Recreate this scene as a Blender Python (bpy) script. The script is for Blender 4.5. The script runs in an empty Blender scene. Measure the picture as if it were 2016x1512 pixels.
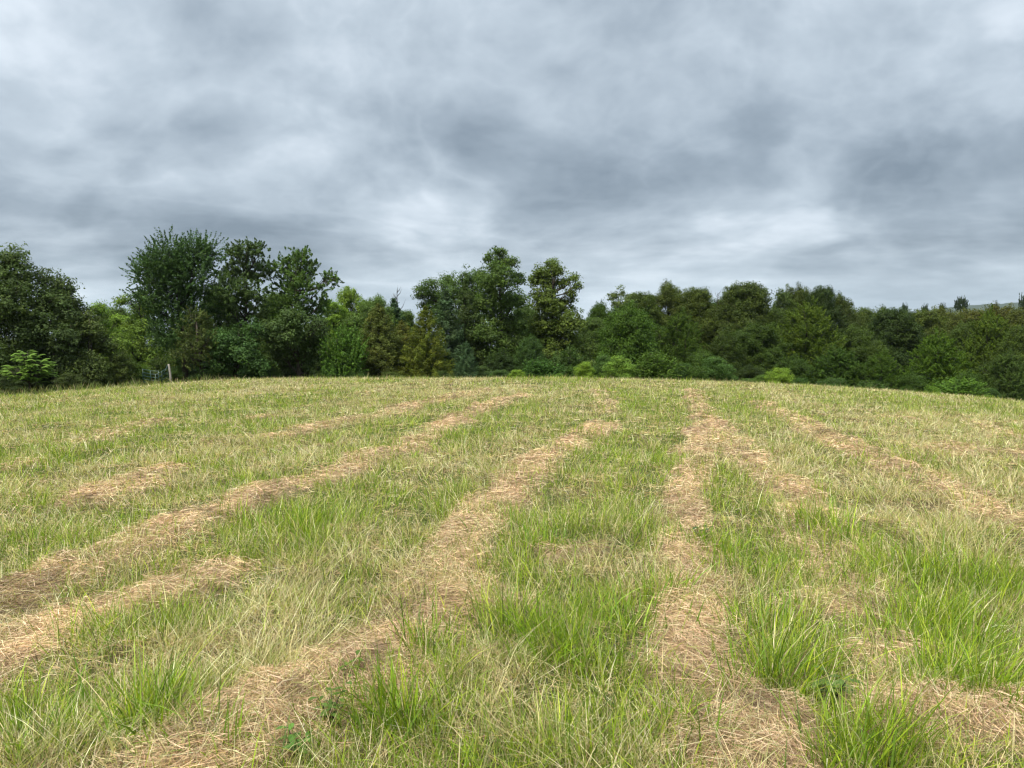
import bpy, math, random
import numpy as np
random.seed(7)
RNG = np.random.default_rng(11)
R = math.radians
scene = bpy.context.scene
C = scene.collection

# ------------------------------------------------------------------ camera
F = 1467.0; CX = 1008.0; CY = 756.0; EYE = 1.65
PITCH = math.atan(148.0 / F)
cam_d = bpy.data.cameras.new('camera'); cam = bpy.data.objects.new('camera', cam_d); C.objects.link(cam)
cam_d.sensor_width = 36; cam_d.lens = F / 2016 * 36; cam_d.clip_start = 0.05; cam_d.clip_end = 12000
cam.location = (0, 0, EYE); cam.rotation_euler = (math.pi / 2 - PITCH, 0, 0)
scene.camera = cam

# ------------------------------------------------------------------ light
SUN_EL, SUN_AZ = R(58), R(215)          # azimuth clockwise from +Y : high, behind and left of the camera
vs = scene.view_settings
vs.view_transform = 'Standard'; vs.look = 'None'; vs.gamma = 1; vs.exposure = 1.97
sd = bpy.data.lights.new('sun', 'SUN'); sun = bpy.data.objects.new('sun', sd); C.objects.link(sun)
sd.energy = 1.5; sd.angle = R(10); sd.color = (1.0, 0.93, 0.80)
sun.rotation_euler = (math.pi / 2 - SUN_EL, 0, math.pi - SUN_AZ)
scene.cycles.pixel_filter_type = 'BLACKMAN_HARRIS'; scene.cycles.filter_width = 1.35
scene.cycles.max_bounces = 6; scene.cycles.diffuse_bounces = 3; scene.cycles.glossy_bounces = 2
scene.cycles.transmission_bounces = 3; scene.cycles.transparent_max_bounces = 4
scene.cycles.caustics_reflective = False; scene.cycles.caustics_refractive = False

world = bpy.data.worlds.new('World'); scene.world = world; world.use_nodes = True
NT = world.node_tree; NT.nodes.clear()
class G:
    """tiny node builder"""
    def __init__(s, nt): s.nt = nt
    def n(s, t, **kw):
        nd = s.nt.nodes.new(t)
        for k, v in kw.items(): setattr(nd, k, v)
        return nd
    def put(s, sock, v):
        if isinstance(v, bpy.types.NodeSocket): s.nt.links.new(v, sock)
        elif v is not None: sock.default_value = v
    def m(s, op, a, b=None, c=None, clamp=False):
        nd = s.n('ShaderNodeMath', operation=op, use_clamp=clamp)
        for i, v in enumerate((a, b, c)):
            if v is not None: s.put(nd.inputs[i], v)
        return nd.outputs[0]
    def v(s, op, a, b=None):
        nd = s.n('ShaderNodeVectorMath', operation=op)
        s.put(nd.inputs[0], a)
        if b is not None: s.put(nd.inputs[1], b)
        return nd.outputs['Value'] if op in ('DOT_PRODUCT', 'LENGTH') else nd.outputs[0]
    def noise(s, vec, scale, detail=4, rough=.5, dist=0, dim='3D'):
        nd = s.n('ShaderNodeTexNoise', noise_dimensions=dim)
        s.put(nd.inputs['Vector'], vec); nd.inputs['Scale'].default_value = scale
        nd.inputs['Detail'].default_value = detail; nd.inputs['Roughness'].default_value = rough
        nd.inputs['Distortion'].default_value = dist
        return nd.outputs['Fac']
    def ramp(s, fac, stops):
        nd = s.n('ShaderNodeValToRGB'); cr = nd.color_ramp
        while len(cr.elements) < len(stops): cr.elements.new(.5)
        for e, (p, c) in zip(cr.elements, stops): e.position = p; e.color = (*c, 1)
        s.put(nd.inputs[0], fac); return nd.outputs[0]
    def mix(s, fac, a, b, mode='MIX'):
        nd = s.n('ShaderNodeMix', data_type='RGBA', blend_type=mode)
        s.put(nd.inputs[0], fac); s.put(nd.inputs[6], a if isinstance(a, bpy.types.NodeSocket) else (*a, 1))
        s.put(nd.inputs[7], b if isinstance(b, bpy.types.NodeSocket) else (*b, 1)); return nd.outputs[2]

def ray(px, py):
    cx_, cy_ = (px - CX) / F, -(py - CY) / F
    c, s_ = math.cos(PITCH), math.sin(PITCH)
    return np.array([cx_, c + cy_ * s_, -s_ + cy_ * c])

g = G(NT)
sky = g.n('ShaderNodeTexSky', sky_type='NISHITA', sun_disc=False, sun_elevation=SUN_EL, sun_rotation=SUN_AZ)
dirv = g.v('NORMALIZE', g.n('ShaderNodeTexCoord').outputs['Generated'])
sep = g.n('ShaderNodeSeparateXYZ'); NT.links.new(dirv, sep.inputs[0])
dx, dy, dz = sep.outputs
lz = g.m('MULTIPLY', g.m('LOGARITHM', g.m('ADD', g.m('MAXIMUM', dz, 0.0), .08), math.e), .50)
comb = g.n('ShaderNodeCombineXYZ'); g.put(comb.inputs[0], dx); g.put(comb.inputs[1], dy); g.put(comb.inputs[2], lz)
P = comb.outputs[0]                                        # cloud banks get flatter towards the horizon
def warped(vec, sc, amt, off):
    w = g.n('ShaderNodeTexNoise'); g.put(w.inputs['Vector'], g.v('ADD', vec, off)); w.inputs['Scale'].default_value = sc; w.inputs['Detail'].default_value = 3
    k = g.n('ShaderNodeVectorMath', operation='SCALE'); g.put(k.inputs[0], g.v('SUBTRACT', w.outputs['Color'], (.5, .5, .5))); k.inputs[3].default_value = amt
    return g.v('ADD', vec, k.outputs[0])
PW = warped(P, 3.0, .22, (3, 1, 4))
n1 = g.noise(PW, 3.4, 6, .55)
n2 = g.noise(g.v('ADD', warped(P, 9, .06, (0, 5, 2)), (7.3, 2.1, 0)), 9.0, 7, .62)
pf = g.m('ABSOLUTE', g.m('SUBTRACT', g.noise(g.v('ADD', PW, (1.7, 9.1, 3)), 6.5, 4, .5), .5))   # billowed edges
val = g.m('ADD', g.m('MULTIPLY', g.m('SUBTRACT', n1, .5), 1.25), g.m('MULTIPLY', g.m('SUBTRACT', n2, .5), .45))
val = g.m('ADD', val, g.m('MULTIPLY', g.m('SUBTRACT', .10, pf), 1.05))
c3 = g.n('ShaderNodeCombineXYZ'); g.put(c3.inputs[0], dx); g.put(c3.inputs[1], dy); g.put(c3.inputs[2], g.m('MULTIPLY', dz, 7.0))
n3 = g.noise(c3.outputs[0], 4.5, 5, .55, .25)
val = g.m('ADD', val, g.m('MULTIPLY', g.m('SUBTRACT', n3, .5), g.m('MULTIPLY', g.m('SUBTRACT', 1.0, g.m('MULTIPLY', dz, 5.0), clamp=True), 1.0)))
# thick and thin places of the overcast, as directions in the sky: (px, py, spread in degrees, amount)
SPOTS = [(60,60,9,.20),(250,20,9,.12),(80,290,5,.12),(640,200,3.2,.22),(480,230,6,-.07),(855,395,3.0,.42),(760,440,2.2,.22),(980,430,2,.16),
         (1070,280,3.4,.14),(1100,170,5,-.10),(1450,260,7,-.06),(1250,420,5,-.18),(1950,320,7,-.42),(1800,400,5,-.30),(1700,210,6,-.22),
         (1880,40,7,.46),(1560,20,5,.12),(1950,170,4,.1),(1640,275,3.0,.20),(1400,455,2.4,.06),(1600,400,2.6,.14),(1660,450,1.8,.16),
         (200,440,9,-.24),(640,520,5,-.26),(1080,480,4.5,-.26),(400,520,5,-.20),(900,335,5,-.10),(300,150,6,-.04),
         (160,570,2.6,.38),(700,560,3.2,.42),(830,545,2.6,.25),(1250,530,3.4,.22),(1450,530,3.5,.10),(1700,500,3,.22),(1900,540,4,.16),(1150,560,2.6,.2)]
acc = val
DW = g.v('NORMALIZE', warped(warped(dirv, 7.0, .16, (5, 2, 8)), 26.0, .035, (1, 3, 1)))     # lumpy edges
for (px, py, deg, amt) in SPOTS:
    d = ray(px, py); d /= np.linalg.norm(d)
    k = 1.0 / (1 - math.cos(R(deg)))
    t = g.v('DOT_PRODUCT', DW, tuple(d))
    e = g.m('EXPONENT', g.m('MULTIPLY', g.m('SUBTRACT', t, 1.0), k))
    acc = g.m('MULTIPLY_ADD', e, amt, acc)
fac = g.m('MULTIPLY_ADD', acc, .80, .36, clamp=True)
cl = g.ramp(fac, [(0.0, (.165,.205,.250)), (.25, (.262,.310,.362)), (.5, (.385,.440,.495)), (.75, (.56,.61,.665)), (1.0, (.82,.845,.875))])
hor = g.m('SUBTRACT', 1.0, g.m('MULTIPLY', dz, 13.0), clamp=True)
cl = g.mix(g.m('MULTIPLY', hor, .32), cl, (.47, .58, .66))   # thin milky blue band low down
zen = g.m('MULTIPLY', g.m('SUBTRACT', dz, .42), 2.2, clamp=True)
cl = g.v('MULTIPLY', cl, g.mix(zen, (3.65, 3.72, 3.75), (13.5, 13.2, 12.2)))  # brighter towards the zenith, as under any overcast
col = g.mix(.985, sky.outputs[0], cl)
bg = g.n('ShaderNodeBackground'); g.put(bg.inputs[0], col); bg.inputs[1].default_value = .1
wo = g.n('ShaderNodeOutputWorld'); NT.links.new(bg.outputs[0], wo.inputs[0])

# ------------------------------------------------------------------ noise in numpy
def _h(ix, iy, seed):
    n = (ix.astype(np.int64) * 374761393 + iy.astype(np.int64) * 668265263 + seed * 974634777) & 0xffffffff
    n = ((n ^ (n >> 13)) * 1274126177) & 0xffffffff
    return ((n ^ (n >> 16)) & 0xffff) / 65535.0
def vnoise(x, y, seed=0):
    ix, iy = np.floor(x), np.floor(y); fx, fy = x - ix, y - iy
    fx = fx * fx * (3 - 2 * fx); fy = fy * fy * (3 - 2 * fy)
    a, b, c, d = _h(ix, iy, seed), _h(ix + 1, iy, seed), _h(ix, iy + 1, seed), _h(ix + 1, iy + 1, seed)
    return (a + (b - a) * fx) * (1 - fy) + (c + (d - c) * fx) * fy
def fbm(x, y, seed=0, o=4):
    s, a, t = 0, .5, 0
    for i in range(o):
        s = s + a * vnoise(x * 2 ** i + 17.3 * i, y * 2 ** i - 9.1 * i, seed + i); t += a; a *= .5
    return s / t                                            # 0..1
def smooth(a, b, x):
    t = np.clip((x - a) / (b - a), 0, 1); return t * t * (3 - 2 * t)

# ------------------------------------------------------------------ terrain
def macro(x, y):
    x = np.asarray(x, float); y = np.asarray(y, float)
    xc = np.clip(x, -60, 60)
    z = -.0500 * np.clip(y, -20, 70) - np.where(x > 0, .00185, .00125) * xc ** 2
    D = 36.5 + 7.5 * smooth(-2, -24, x) + 2.0 * smooth(4, 24, x)     # the field rolls over here
    e = np.clip(y - D, 0, None)
    drop = np.where(e < 10, .0105 * e ** 2, .0105 * 100 + .21 * (e - 10))
    lim = 8.5 + 1.5 * smooth(0, 40, x)
    return z - lim * (1 - np.exp(-drop / lim)) - .055 * np.clip(y - 130, 0, None)
def hit(px, py):
    d = ray(px, py); s = np.linspace(1, 80, 8000)
    p = d[None] * s[:, None] + np.array([0, 0, EYE])
    k = np.argmax(p[:, 2] < macro(p[:, 0], p[:, 1]))
    return (p[k, 0], p[k, 1]) if k else (d[0] * 45, d[1] * 45)

# windrows of mown hay, (photo point, half width in m)
ROWS = [
 ([(440,1500),(530,1440),(650,1350),(765,1265),(865,1150),(940,1050),(1000,965),(1060,910),(1130,872),(1190,838)], .28, 1.0), ([(1205,815),(1195,790)], .3, .5), ([(1180,783),(1168,768)], .35, .7),
 ([(1450,1500),(1400,1350),(1375,1250),(1390,1150),(1365,1050),(1350,980),(1372,900),(1385,850),(1375,800),(1360,768)], .24, 1.0),
 ([(-60,1200),(60,1160),(150,1130),(270,1085),(430,1015),(560,965),(680,928),(790,885),(880,840),(960,800),(1020,780)], .33, 1.0),
 ([(-60,1330),(40,1270),(180,1215),(330,1170),(430,1130)], .26, .9),
 ([(190,985),(260,955),(335,935)], .34, .85), ([(560,862),(650,835),(740,822),(830,795),(900,780),(950,768)], .34, .8),
 ([(20,930),(70,915)], .3, .7), ([(150,875),(230,850),(300,830)], .4, .5), ([(430,835),(520,822)], .3, .6),
 ([(1500,795),(1560,825),(1640,868),(1700,895),(1760,915),(1850,965),(1920,1005),(2030,1045)], .36, .85),
 ([(1400,825),(1450,885),(1500,925),(1545,970),(1590,1030),(1650,1100),(1690,1190)], .27, .95), ([(1820,1450),(1960,1430)], .30, .9), ([(1640,1215),(1760,1210)], .26, .6),
 ([(1690,1310),(1760,1290)], .2, .6), ([(1080,1100),(1150,1095)], .15, .8), ([(940,1195),(990,1190)], .13, .8),
 ([(1740,822),(1800,828)], .4, .6), ([(1820,892),(1920,885)], .4, .55), ([(1930,832),(2010,868)], .4, .45), ([(1880,880),(2016,905)], .4, .5),
 ([(760,1400),(800,1350)], .16, .5), ([(500,1500),(610,1420)], .26, 1.0), ([(1440,1420),(1480,1500)], .22, 1.0),
]
# green and dry places between them (photo point, radius across in m, length in m)
GREEN = [(330,1010,.9,2.5),(120,1050,.9,2),(560,985,.7,2),(300,845,1.4,2.5),(720,1010,.5,1.2),(620,1060,.45,1),(1270,900,.8,3),(1150,1030,.5,1.2),(1300,960,.7,2),
 (1480,1090,.35,.7),(1520,1200,.35,.8),(1560,1300,.35,.8),(1620,1000,.6,1.6),(1760,1080,.5,.8),(1950,1130,.35,.7),(1830,1210,.3,.5),(1960,1290,.25,.4),(1680,1470,.18,.5),(1100,1180,.4,.9),
 (1240,1190,.3,.7),(1050,1060,.35,.8),(80,1430,.5,.9),(330,1400,.35,.6),(200,1330,.6,.9),(830,1330,.22,.5),(780,1420,.25,.5),(1180,1300,.35,.7),(1330,1420,.15,.4),(650,860,1.2,3),
 (900,810,.9,3),(1450,820,.7,3),(1650,815,2.2,4),(1850,900,1.3,3),(1700,800,3,4),(100,810,3,4),(450,790,3,4),(350,770,5,4),(1000,830,.6,3),(1250,790,.8,4),(600,1000,.5,1),(1900,790,5,4)]
DRY = [(1500,880,.7,3),(1560,950,.5,1.5),(1080,1420,.6,.8),(950,1330,.35,.6),(600,1180,.4,.7),(470,1230,.4,.7),(150,960,1,2),(450,890,1.2,3),(700,830,1.5,3),(300,790,3,3),
 (900,770,3,4),(640,765,5,4),(1900,830,3,4),(1960,960,.8,2),(1250,1100,.5,1),(1180,960,.35,1),(1330,1110,.3,.6),(850,900,.5,1.2),(1700,860,1.5,3),(1620,1330,.3,.5),(1100,1480,.5,.6),(1290,1220,.25,.5),(560,1200,.3,.5),(420,1270,.4,.6),(1000,900,.4,2),(800,1440,.2,.5),(1940,1000,.6,1.4),(600,890,.8,2)]
TALL = [(830,1290,.10),(790,1440,.14),(1500,1250,.22),(1530,1340,.22),(1480,1130,.22),(1690,1490,.14),(1070,1290,.16),(1110,1290,.14),(1000,1250,.14),(1850,1230,.3),(1960,1180,.4),(1240,1230,.16),
 (1290,1180,.16),(1780,1130,.3),(1050,1080,.25),(230,1390,.12),(300,1450,.14),(1890,1380,.2),(1970,1320,.25),(590,1040,.3),(1340,1450,.08),(1640,1060,.4),(1400,1080,.2),(100,1480,.2),(1160,1210,.15),(430,1480,.1)]
DIRV = np.array([.235, .972])
SEG = []
for pts, w, a in ROWS:
    q = [hit(*p) for p in pts]
    for i in range(len(q) - 1): SEG.append((*q[i], *q[i + 1], w, a))
GP = [(*hit(a, b), w, l) for a, b, w, l in GREEN]; DP = [(*hit(a, b), w, l) for a, b, w, l in DRY]
TP = [(*hit(a, b), w) for a, b, w in TALL]
def hay_mask(x, y):
    sc_ = .26 + .02 * np.hypot(x, y)
    wx = (fbm(x * 1.9, y * 1.3, 31, 4) - .5) * sc_ * 1.3; wy = (fbm(x * 1.6 + 40, y * 1.6, 35, 3) - .5) * sc_
    x2, y2 = x + wx, y + wy
    wx = wx + (fbm(x * 6, y * 6, 37, 2) - .5) * .22; wy = wy + (fbm(x * 6, y * 6, 38, 2) - .5) * .22
    x2, y2 = x + wx, y + wy
    out = np.zeros_like(x)
    for ax, ay, bx, by, w, a in SEG:
        lx, ly = bx - ax, by - ay; L2 = lx * lx + ly * ly + 1e-6
        sel = (x2 > min(ax, bx) - 3 * w) & (x2 < max(ax, bx) + 3 * w) & (y2 > min(ay, by) - 3 * w) & (y2 < max(ay, by) + 3 * w)
        xs, ys = x2[sel], y2[sel]
        if not len(xs): continue
        t = np.clip(((xs - ax) * lx + (ys - ay) * ly) / L2, 0, 1)
        d = np.hypot(xs - ax - t * lx, ys - ay - t * ly)
        a = a * (1 - .3 * smooth(12, 26, ay))
        m = a * (1 - smooth(.35 * w, 1.5 * w, d))
        out[sel] = np.maximum(out[sel], m)
    return out * (.70 + .42 * smooth(.32, .56, fbm(x * 1.7, y * 1.2, 77, 4)))
def splat(x, y, L):
    out = np.zeros_like(x)
    for cx_, cy_, w, l in L:
        ex, ey = x - cx_, y - cy_
        u = ex * DIRV[1] - ey * DIRV[0]; v = ex * DIRV[0] + ey * DIRV[1]
        out = np.maximum(out, np.exp(-(u / w) ** 2 - (v / l) ** 2))
    return out
def green_mask(x, y):
    u = x * DIRV[1] - y * DIRV[0]; v = x * DIRV[0] + y * DIRV[1]
    fr = .45 * smooth(6, 20, np.hypot(x, y))
    n = fbm(u * 1.0, v * .12, 5, 4) * .48 + (fbm(x * 2.6, y * 2.6, 9, 4) * (1 - fr) + fbm(x * .55, y * .4, 19, 3) * fr) * .52
    m = .56 + (n - .5) * 5.0 + .42 * splat(x, y, GP) - .62 * splat(x, y, DP)
    return np.clip(m, 0, .92)
def tall_mask(x, y):
    out = np.zeros_like(x)
    for cx_, cy_, w in TP: out = np.maximum(out, np.exp(-((x - cx_) ** 2 + (y - cy_) ** 2) / w ** 2))
    return out
def height(x, y, hay=None):
    x = np.asarray(x, float); y = np.asarray(y, float)
    if hay is None: hay = hay_mask(x, y)
    near = 1 - smooth(45, 60, np.hypot(x, y))
    b = (fbm(x * 1.1, y * 1.1, 3, 3) - .5) * .16 + (fbm(x * 4, y * 4, 13, 2) - .5) * .05
    m = .52 * hay * (.05 + .10 * fbm(x * 2.4, y * 2.4, 21, 2) + .05 * (fbm(x * 9, y * 9, 22, 2) - .3))
    return macro(x, y) + near * (b + m) + (1 - near) * (fbm(x * .08, y * .08, 51, 3) - .5) * .5

# ------------------------------------------------------------------ mesh helpers
def mesh_from(name, V, Q, mat, parent=None, attrs=None, smooth_=False, loc=(0, 0, 0)):
    me = bpy.data.meshes.new(name)
    V = np.ascontiguousarray(V, dtype=np.float32); Q = np.ascontiguousarray(Q, dtype=np.int32)
    k = Q.shape[1]
    me.vertices.add(len(V)); me.vertices.foreach_set('co', V.ravel())
    me.loops.add(Q.size); me.loops.foreach_set('vertex_index', Q.ravel())
    me.polygons.add(len(Q)); me.polygons.foreach_set('loop_start', np.arange(0, Q.size, k, dtype=np.int32))
    try: me.polygons.foreach_set('loop_total', np.full(len(Q), k, dtype=np.int32))
    except Exception: pass
    me.update(calc_edges=True)
    if smooth_: me.polygons.foreach_set('use_smooth', np.ones(len(Q), dtype=bool))
    for an, (ty, arr) in (attrs or {}).items():
        at = me.attributes.new(an, ty, 'POINT')
        at.data.foreach_set('color' if ty == 'FLOAT_COLOR' else 'value', np.ascontiguousarray(arr, dtype=np.float32).ravel())
    me.materials.append(mat)
    o = bpy.data.objects.new(name, me); C.objects.link(o); o.location = loc
    if parent: o.parent = parent
    return o
def join_arrays(parts):
    V, Q, n = [], [], 0
    for v, q in parts: V.append(v); Q.append(q + n); n += len(v)
    return np.concatenate(V), np.concatenate(Q)
def tube(pts, rad, n=7):
    """tapered tube along points, quads, closed by a tiny tip"""
    pts = np.array(pts, float); k = len(pts)
    T = np.gradient(pts, axis=0); T /= np.linalg.norm(T, axis=1)[:, None] + 1e-9
    up = np.where(np.abs(T[:, 2:3]) > .9, np.array([[1., 0, 0]]), np.array([[0, 0, 1.]]))
    A = np.cross(T, up); A /= np.linalg.norm(A, axis=1)[:, None] + 1e-9; B = np.cross(T, A)
    a = np.arange(n) / n * 2 * math.pi
    V = pts[:, None] + np.array(rad)[:, None, None] * (A[:, None] * np.cos(a)[None, :, None] + B[:, None] * np.sin(a)[None, :, None])
    V = V.reshape(-1, 3); Q = []
    for i in range(k - 1):
        for j in range(n):
            j2 = (j + 1) % n; Q.append((i * n + j, i * n + j2, (i + 1) * n + j2, (i + 1) * n + j))
    c0, c1 = len(V), len(V) + 1
    V = np.vstack([V, pts[:1], pts[-1:]])
    for j in range(0, n, 1):
        j2 = (j + 1) % n
        Q.append((c0, j2, j, j) if False else (j2, j, c0, c0))
        Q.append(((k - 1) * n + j, (k - 1) * n + j2, c1, c1))
    Q = [q for q in Q if len(set(q)) == 4]
    for j in range(0, n - 2, 2):                            # end caps as quad fans
        for base, fl in ((0, True), ((k - 1) * n, False)):
            q = (base, base + j + 1, base + j + 2, base + min(j + 3, n - 1))
            if len(set(q)) == 4: Q.append(q[::-1] if fl else q)
    return V, np.array(Q, dtype=np.int32)

def new_mat(name):
    m = bpy.data.materials.new(name); m.use_nodes = True; m.node_tree.nodes.clear()
    return m, G(m.node_tree)
def out(gm, sh): gm.nt.links.new(sh, gm.n('ShaderNodeOutputMaterial').outputs[0] if False else gm.n('ShaderNodeOutputMaterial').inputs[0])
def principled(gm, colr, rough=.8, spec=.3, bump=None, bs=.3, bd=.02):
    p = gm.n('ShaderNodeBsdfPrincipled'); gm.put(p.inputs['Base Color'], colr if isinstance(colr, bpy.types.NodeSocket) else (*colr, 1))
    p.inputs['Roughness'].default_value = rough; p.inputs['Specular IOR Level'].default_value = spec
    if bump is not None:
        b = gm.n('ShaderNodeBump'); b.inputs['Strength'].default_value = bs; b.inputs['Distance'].default_value = bd
        gm.put(b.inputs['Height'], bump); gm.nt.links.new(b.outputs[0], p.inputs['Normal'])
    return p.outputs[0]
def leafy(gm, colr, trans=.35, rough=.5, spec=.25, tboost=(1.15, 1.3, .7)):
    p = principled(gm, colr, rough, spec)
    t = gm.n('ShaderNodeBsdfTranslucent'); gm.put(t.inputs[0], gm.v('MULTIPLY', colr, tboost))
    mx = gm.n('ShaderNodeMixShader'); mx.inputs[0].default_value = trans
    gm.nt.links.new(p, mx.inputs[1]); gm.nt.links.new(t.outputs[0], mx.inputs[2]); return mx.outputs[0]
def attr(gm, name, outp='Color'):
    return gm.n('ShaderNodeAttribute', attribute_name=name).outputs[outp]

# materials
M_blade, gm = new_mat('grass_blades'); out(gm, leafy(gm, attr(gm, 'tint'), .34, .55, .22, (1.25, 1.35, .5)))
M_straw, gm = new_mat('hay_straws'); out(gm, leafy(gm, attr(gm, 'tint'), .15, .6, .3, (1, 1, 1)))
M_leaf, gm = new_mat('tree_leaves')
oc = gm.n('ShaderNodeObjectInfo').outputs['Color']
lc = gm.v('MULTIPLY', oc, attr(gm, 'tint')); out(gm, leafy(gm, lc, .34, .6, .12))
M_bark, gm = new_mat('bark')
co = gm.n('ShaderNodeTexCoord').outputs['Object']
bn = gm.noise(gm.v('MULTIPLY', co, (6, 6, 1.2)), 2.5, 5, .6)
out(gm, principled(gm, gm.ramp(bn, [(.3, (.022,.018,.014)), (.7, (.085,.072,.058))]), .9, .1, bn, .6, .03))
M_ground, gm = new_mat('field_ground')
co = gm.n('ShaderNodeTexCoord').outputs['Object']
a1 = gm.noise(co, 34, 5, .65); a2 = gm.noise(gm.v('MULTIPLY', co, (1, .35, 1)), 2.2, 4, .6); a3 = gm.noise(co, 160, 3, .6)
soil = gm.ramp(gm.m('MULTIPLY_ADD', a3, .5, gm.m('MULTIPLY', a1, .5)), [(.3, (.025,.019,.010)), (.5, (.075,.060,.028)), (.7, (.17,.14,.07))])  # soil tones darkened to paint in contact shadow at the grass roots
grn = gm.ramp(a1, [(.3, (.020,.026,.008)), (.6, (.07,.09,.025)), (.8, (.16,.17,.06))])
hayc = gm.ramp(gm.m('MULTIPLY_ADD', a3, .6, gm.m('MULTIPLY', a1, .4)), [(.3, (.14,.09,.055)), (.5, (.30,.21,.13)), (.7, (.46,.35,.22))])
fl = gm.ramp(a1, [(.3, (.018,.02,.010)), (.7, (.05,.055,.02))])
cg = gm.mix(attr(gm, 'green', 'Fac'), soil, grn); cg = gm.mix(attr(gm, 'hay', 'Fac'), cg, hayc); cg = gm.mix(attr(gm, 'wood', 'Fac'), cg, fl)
out(gm, principled(gm, cg, .95, .1, a1, .8, .03))

def tag(o, label=None, cat=None, group=None, kind=None):
    if label: o['label'] = label
    if cat: o['category'] = cat
    if group: o['group'] = group
    if kind: o['kind'] = kind
    return o
def empty(name, loc, label, cat, group=None, rz=0):
    o = bpy.data.objects.new(name, None); C.objects.link(o); o.location = loc; o.rotation_euler = (0, 0, rz)
    o.empty_display_size = .2
    return tag(o, label, cat, group)

# ------------------------------------------------------------------ ground sheet
su = np.linspace(-1, 1, 521); xs = 1.9 * np.sinh(su * 8.0)
sv = np.linspace(0, 1, 560); ys = -6 + 2.6 * np.sinh(sv * 8.1)
# keep the sheet fine where the windrows are
X, Y = np.meshgrid(xs, ys); hm = hay_mask(X.ravel(), Y.ravel()); gmk = green_mask(X.ravel(), Y.ravel())
Z = height(X.ravel(), Y.ravel(), hm)
far = smooth(300, 900, np.hypot(X, Y).ravel()); 
V = np.stack([X.ravel(), Y.ravel(), Z], 1)
nx, ny = len(xs), len(ys)
I = (np.arange(ny - 1)[:, None] * nx + np.arange(nx - 1)[None]).ravel()
Q = np.stack([I, I + 1, I + 1 + nx, I + nx], 1)
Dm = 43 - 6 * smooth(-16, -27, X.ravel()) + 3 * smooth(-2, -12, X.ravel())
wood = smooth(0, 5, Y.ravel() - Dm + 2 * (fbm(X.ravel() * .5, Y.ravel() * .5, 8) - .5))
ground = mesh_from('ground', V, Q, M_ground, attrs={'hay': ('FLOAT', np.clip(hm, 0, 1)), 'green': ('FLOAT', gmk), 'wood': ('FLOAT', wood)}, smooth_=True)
tag(ground, kind='structure')

# ------------------------------------------------------------------ grass and hay
def scatter(n, p=1.6, y0=1.5, y1=47, yref=3.0, seed=1):
    """points in a fan in front of the viewer, thinning with distance"""
    r = np.random.default_rng(seed)
    yy = np.linspace(y0, y1, 4000); w = (yy * .74 + 1.6) * np.minimum(1, (yref / yy) ** p)
    c = np.cumsum(w); c /= c[-1]
    y = np.interp(r.random(n), c, yy); x = (r.random(n) * 2 - 1) * (y * .74 + 1.6)
    return x, y, r
def inside(x, y):
    D = 42.5 + 7 * smooth(-2, -24, x) + 1.5 * smooth(4, 24, x)
    left = y < 34.5 + 11.5 * smooth(-25, -14, x) + 1.2 * (fbm(x * .6, y * .6, 61) - .5)   # foot of the left trees
    return (y < D) & left
def blades(x, y, z, h, w, lean, az, curl, colr, seg, r, twist=None):
    n = len(x); t = np.linspace(0, 1, seg + 1)[None, :]
    fx, fy = np.cos(az)[:, None], np.sin(az)[:, None]
    off = h[:, None] * (lean[:, None] * t + curl[:, None] * t ** 2)
    up = h[:, None] * (t - .45 * curl[:, None] * t ** 2)
    px_ = x[:, None] + fx * off; py_ = y[:, None] + fy * off; pz_ = z[:, None] + up
    fa = r.random(n) * math.pi if twist is None else twist
    sx, sy = np.cos(fa)[:, None], np.sin(fa)[:, None]
    ww = .5 * w[:, None] * np.clip(1.05 - t ** 2.2, .06, 1)
    A = np.stack([px_ - sx * ww, py_ - sy * ww, pz_], 2); B = np.stack([px_ + sx * ww, py_ + sy * ww, pz_], 2)
    Vv = np.stack([A, B], 2).reshape(-1, 3)                # n, seg+1, 2
    base = np.arange(n)[:, None] * (2 * (seg + 1)) + np.arange(seg)[None] * 2
    base = base.ravel(); Qq = np.stack([base, base + 1, base + 3, base + 2], 1)
    cc = np.repeat(colr, 2 * (seg + 1), axis=0)
    return Vv, Qq, cc
def pal(r, n, cols, wts, jit=.34):
    cols = np.array(cols); k = r.choice(len(cols), n, p=np.array(wts) / sum(wts))
    c = cols[k] * (1 + (r.random((n, 1)) - .5) * 2 * jit); c = c * (1 + (r.random((n, 3)) - .5) * .12)
    return np.clip(c, .005, .9)
def rgba(c): return np.concatenate([c, np.ones((len(c), 1))], 1)
GREENS = [(.18,.28,.020),(.26,.36,.028),(.11,.19,.020),(.36,.42,.045),(.15,.23,.05)]
DRYS = [(.58,.49,.29),(.43,.35,.19),(.76,.68,.46),(.20,.15,.085),(.40,.40,.16)]
HAYS = [(.60,.42,.25),(.48,.32,.19),(.72,.55,.36),(.22,.14,.085),(.38,.26,.155)]
class Acc:
    def __init__(s): s.V, s.Q, s.K, s.n = [], [], [], 0
    def add(s, v, q, k): s.V.append(v.astype(np.float32)); s.Q.append((q + s.n).astype(np.int32)); s.K.append(k.astype(np.float32)); s.n += len(v)
    def build(s, name, mat):
        return mesh_from(name, np.concatenate(s.V), np.concatenate(s.Q), mat, attrs={'tint': ('FLOAT_COLOR', rgba(np.concatenate(s.K)))})
GA, DA, HA = Acc(), Acc(), Acc()
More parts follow.
